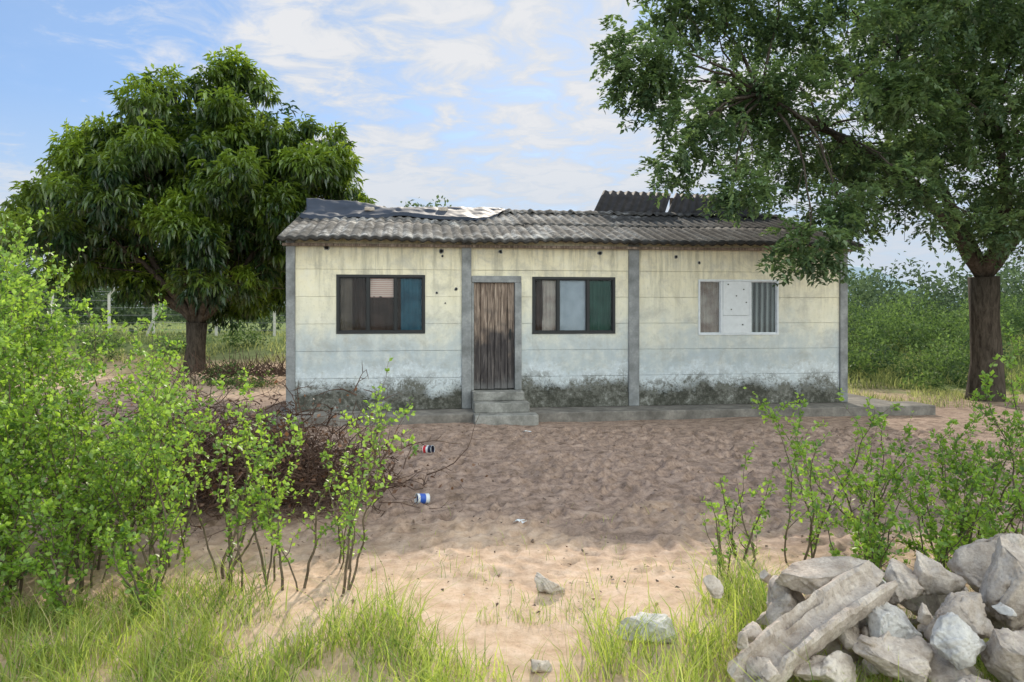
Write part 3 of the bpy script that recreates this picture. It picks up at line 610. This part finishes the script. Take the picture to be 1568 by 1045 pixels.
p0=Vector((1.08,3.42,.14)); p1=Vector((1.86,3.78,.47)); ax=(p1-p0).normalized(); sd=ax.cross(Vector((0,0,1))).normalized(); sd=(sd+Vector((0,0,-.35))).normalized(); up=sd.cross(ax).normalized()
B=Buf(); NS=70; K=len(prof); je=[random.uniform(-1,1) for _ in prof]
for i in range(NS+1):
    t=i/NS; p=p0.lerp(p1,t)+up*.05*math.sin(t*3.1)
    for k,(a,b) in enumerate(prof):
        e=(.05*je[k]) if i<2 or i>NS-2 else 0; q=t*.86
        j=float(vn(q,k*.03,.05,51))*.022+float(vn(q,k*.05,.018,52))*.012
        chip=max(0,float(vn(q,k*.02,.12,53))-.08)*.25 if b>.1 else 0
        B.v.append(tuple(p+sd*(a*(.84)+j)+up*(b*.85+j-chip)+ax*e))
for i in range(NS):
    for k in range(K): k2=(k+1)%K; B.f.append((i*K+k,i*K+k2,(i+1)*K+k2,(i+1)*K+k))
B.f.append(tuple(range(K))[::-1]); B.f.append(tuple(NS*K+k for k in range(K)))
B.obj('broken_channel_block',M_rub,E)
for nm,lst in [('flat_stone',[((.26,4.95,.035),(.24,.18,.12),(.2,.3,.5),50)]),('concrete_fragment',[((.78,4.25,.07),(.38,.28,.14),(.05,.06,.2),51)]),
               ('flat_stone.001',[((.15,3.9,.02),(.13,.1,.06),(.1,.1,.4),52)]),('flat_stone.002',[((-.75,4.6,.01),(.1,.08,.05),(.1,.1,.4),53)])]:
    rocks(lst,M_rub2 if 'frag' in nm else M_rub,None,nm)
Vs=[];Fs=[];b=0
for i in range(130):
    x,y=rr(-2.5,6),rr(4.6,11.5); s=rr(.01,.035)
    V,F=rock_np((x,y,float(gz(x,y))+s*.1),(s*1.3,s,s*.8),(rr(0,3),rr(0,3),rr(0,3)),200+i,2,.004); Vs.append(V);Fs.append(np.array(F)+b);b+=len(V)
np_mesh('soil_clods',np.concatenate(Vs),np.concatenate(Fs),m_plain('soil_clod',(.22,.16,.12),.95,.4),None,None,True)
n=1500; x=rng.uniform(-4,7,n); y=rng.uniform(4.5,12,n); c=np.stack([x,y,gz(x,y)+.02],-1); dd=rand_dir(n)*np.array([1,1,.25]); L=rng.uniform(.015,.045,n)
leaf_mesh('fallen_leaf_litter',c,dd,nrm(rand_dir(n)*.3+np.array([0,0,1.])),L,L*.3,rng.random(n),m_leaf('litter',(.05,.03,.02),(.20,.13,.075),.1))

# ------------------------------------------------------------ discarded tins, litter
def tin(name,loc,rot,r,h,bands):
    E=empty(name,loc); E.rotation_euler=rot
    z=-h/2
    for i,(fr,mat) in enumerate(bands):
        B=Buf(); z1=z+h*fr; N=24
        for q in (z,z1): B.v+=[(r*math.cos(6.2832*k/N),r*math.sin(6.2832*k/N),q) for k in range(N)]
        B.f+=[(k,(k+1)%N,N+(k+1)%N,N+k) for k in range(N)]; B.obj('label_band',mat,E,smooth=True); z=z1
    B=Buf(); N=24
    for q in (-h/2,h/2): B.tube([(r*1.02*math.cos(6.2832*k/N),r*1.02*math.sin(6.2832*k/N),q) for k in range(N+1)],[.003]*(N+1),5)
    B.poly([(r*math.cos(6.2832*k/N),r*math.sin(6.2832*k/N),-h/2+.002) for k in range(N)])
    B.obj('rims_and_base',M_white,E)
    B=Buf(); B.poly([(r*.99*math.cos(6.2832*k/N),r*.99*math.sin(6.2832*k/N),-h/2+.01) for k in range(N)]); B.obj('inside',M_dark,E)
Mb=m_plain('blue_label',(.03,.10,.45),.4,.2); Mr=m_plain('red_label',(.5,.02,.03),.4,.2); Mk=m_plain('dark_label',(.03,.03,.06),.4,.2)
tin('discarded_tin',(-1.1,9.75,.06),(1.5,.2,1.2),.055,.12,[(.35,Mr),(.25,M_white),(.4,Mk)])
tin('discarded_tin.001',(-.88,7.25,.05),(1.45,.1,-1.1),.05,.12,[(.3,M_white),(.5,Mb),(.2,M_white)])
M_paper=m_plain('paper_litter',(.7,.72,.74),.8,.1)
def paper(name,x,y,s):
    B=Buf(); B.grid(lambda a,b:(x+(a-.5)*s*1.4+.2*s*math.sin(b*9),y+(b-.5)*s,float(gz(x,y))+.02+.015*math.sin(a*7+b*3)*math.cos(b*5)),8,8); B.obj(name,M_paper,None,True,solid=.001)
paper('paper_litter',.07,6.55,.07); paper('paper_litter.001',.23,11.35,.09)

# ------------------------------------------------------------ fence at left
E=empty('wire_fence'); B=Buf(); W=Buf(); tops=[]
for (x,y,a) in [(-19.5,27,0),(-17.4,28,.14),(-15.8,29,.16),(-14.3,29.5,0),(-12.0,30,.1),(-9.8,30.5,0),(-7.6,31,.1)]:
    g0=float(gz(x,y)); p=Vector((x,y,g0-.1)); m=p+Vector((0,0,1.75)); t=m+Vector((.28,0,.3))
    B.tube([p,m,t],[.075,.07,.055],4); tops.append((p,t))
B.tube([Vector((-14.6,29.5,.8)),Vector((-14.0,29.6,2.4))],[.06,.06],4)
for i in range(len(tops)-1):
    for h in (.35,.65,.95,1.25,1.55,1.9): W.tube([tops[i][0]+Vector((.06,0,h)),tops[i+1][0]+Vector((.06,0,h-.02))],[.008,.008],3,False)
B.obj('posts',m_plain('fence_post_concrete',(.62,.60,.55),.9,.2),E); W.obj('wires',m_plain('wire',(.2,.2,.2),.6),E)

# ------------------------------------------------------------ distant hill
B=Buf(); B.grid(lambda a,b:(150+500*a,900+120*b,-2+62*math.sin(math.pi*a)**1.5*(math.sin(math.pi*min(b,1)))+4*math.sin(a*23)),60,8); B.obj('distant_hills',m_plain('hazy_hill',(.32,.40,.46),1,.1,.02),None,True)

# ------------------------------------------------------------ sky, sun, camera
W=bpy.data.worlds.new('World'); S.world=W; W.use_nodes=True; nt=W.node_tree; g=G('w',nt); bg=nt.nodes['Background']
sky=g.n('ShaderNodeTexSky',sky_type='NISHITA',sun_disc=False); sky.sun_elevation=SUN_EL; sky.sun_rotation=SUN_AZ; sky.air_density=1.0; sky.dust_density=.3
d=g.n('ShaderNodeTexCoord').outputs['Generated']; x=g.n('ShaderNodeSeparateXYZ',{0:d})
zc=g.mt('MAXIMUM',g.mt('ADD',x.outputs[2],.12),.08)
pr=g.n('ShaderNodeCombineXYZ',{0:g.mt('DIVIDE',x.outputs[0],zc),1:g.mt('DIVIDE',x.outputs[1],zc),2:3.7}).outputs[0]
n1=g.noise(pr,.9,4,.55,.3); n2=g.noise(pr,5.0,8,.62,.5)
lft=g.mr(g.mt('SUBTRACT',g.mt('MULTIPLY',x.outputs[2],1.0),x.outputs[0]),.58,.80,0,.16)
f=g.mt('SUBTRACT',g.mt('ADD',g.mt('MULTIPLY',n1,.42),g.mt('MULTIPLY',n2,.58)),lft)
fac=g.mr(f,.36,.52,.1,1)
cc=g.mix(g.mr(g.mt('ADD',g.mt('MULTIPLY',n1,.4),g.mt('MULTIPLY',n2,.6)),.42,.56),(4.5,5.15,6.0),(6.3,6.45,6.6))
haze=g.mr(x.outputs[2],.05,.25,.85,0); hz=(4.6,5.3,6.1)
bk=g.mr(x.outputs[1],.25,-.45,1,3.2); zn=g.mr(x.outputs[2],.45,.8,1,1.4)  # sky brightened behind camera and overhead, added fill for the shaded front wall
kk=g.mt('MULTIPLY',bk,zn)
tint=g.n('ShaderNodeCombineXYZ',{0:kk,1:g.mt('MULTIPLY',kk,.99),2:g.mt('MULTIPLY',kk,g.mr(x.outputs[1],.25,-.45,1,.87))}).outputs[0]
cc=g.mix(1.0,cc,tint,'MULTIPLY'); hzc=g.mix(1.0,hz,tint,'MULTIPLY')
skb=g.mix(.55,g.mix(1.0,sky.outputs[0],(.75,.92,1.2),'MULTIPLY'),(2.3,3.8,6.2))
col=g.mix(fac,skb,cc); col=g.mix(haze,col,hzc)
g.put(bg.inputs[0],col); bg.inputs[1].default_value=.13
sl=bpy.data.lights.new('sun','SUN'); sl.energy=5; sl.angle=math.radians(.6); sl.color=(1,.90,.76)
so=bpy.data.objects.new('sun',sl); S.collection.objects.link(so)
sd=Vector((math.sin(SUN_AZ)*math.cos(SUN_EL),math.cos(SUN_AZ)*math.cos(SUN_EL),math.sin(SUN_EL)))
so.rotation_euler=sd.to_track_quat('Z','Y').to_euler(); so.location=(10,30,20)
cam=bpy.data.cameras.new('camera'); cam.lens=26; cam.sensor_width=36; cam.shift_y=-.0303; cam.clip_end=5000; cam.clip_start=.05
co=bpy.data.objects.new('camera',cam); co.location=(0,0,1.9); co.rotation_euler=(math.radians(90),0,0); S.collection.objects.link(co); S.camera=co
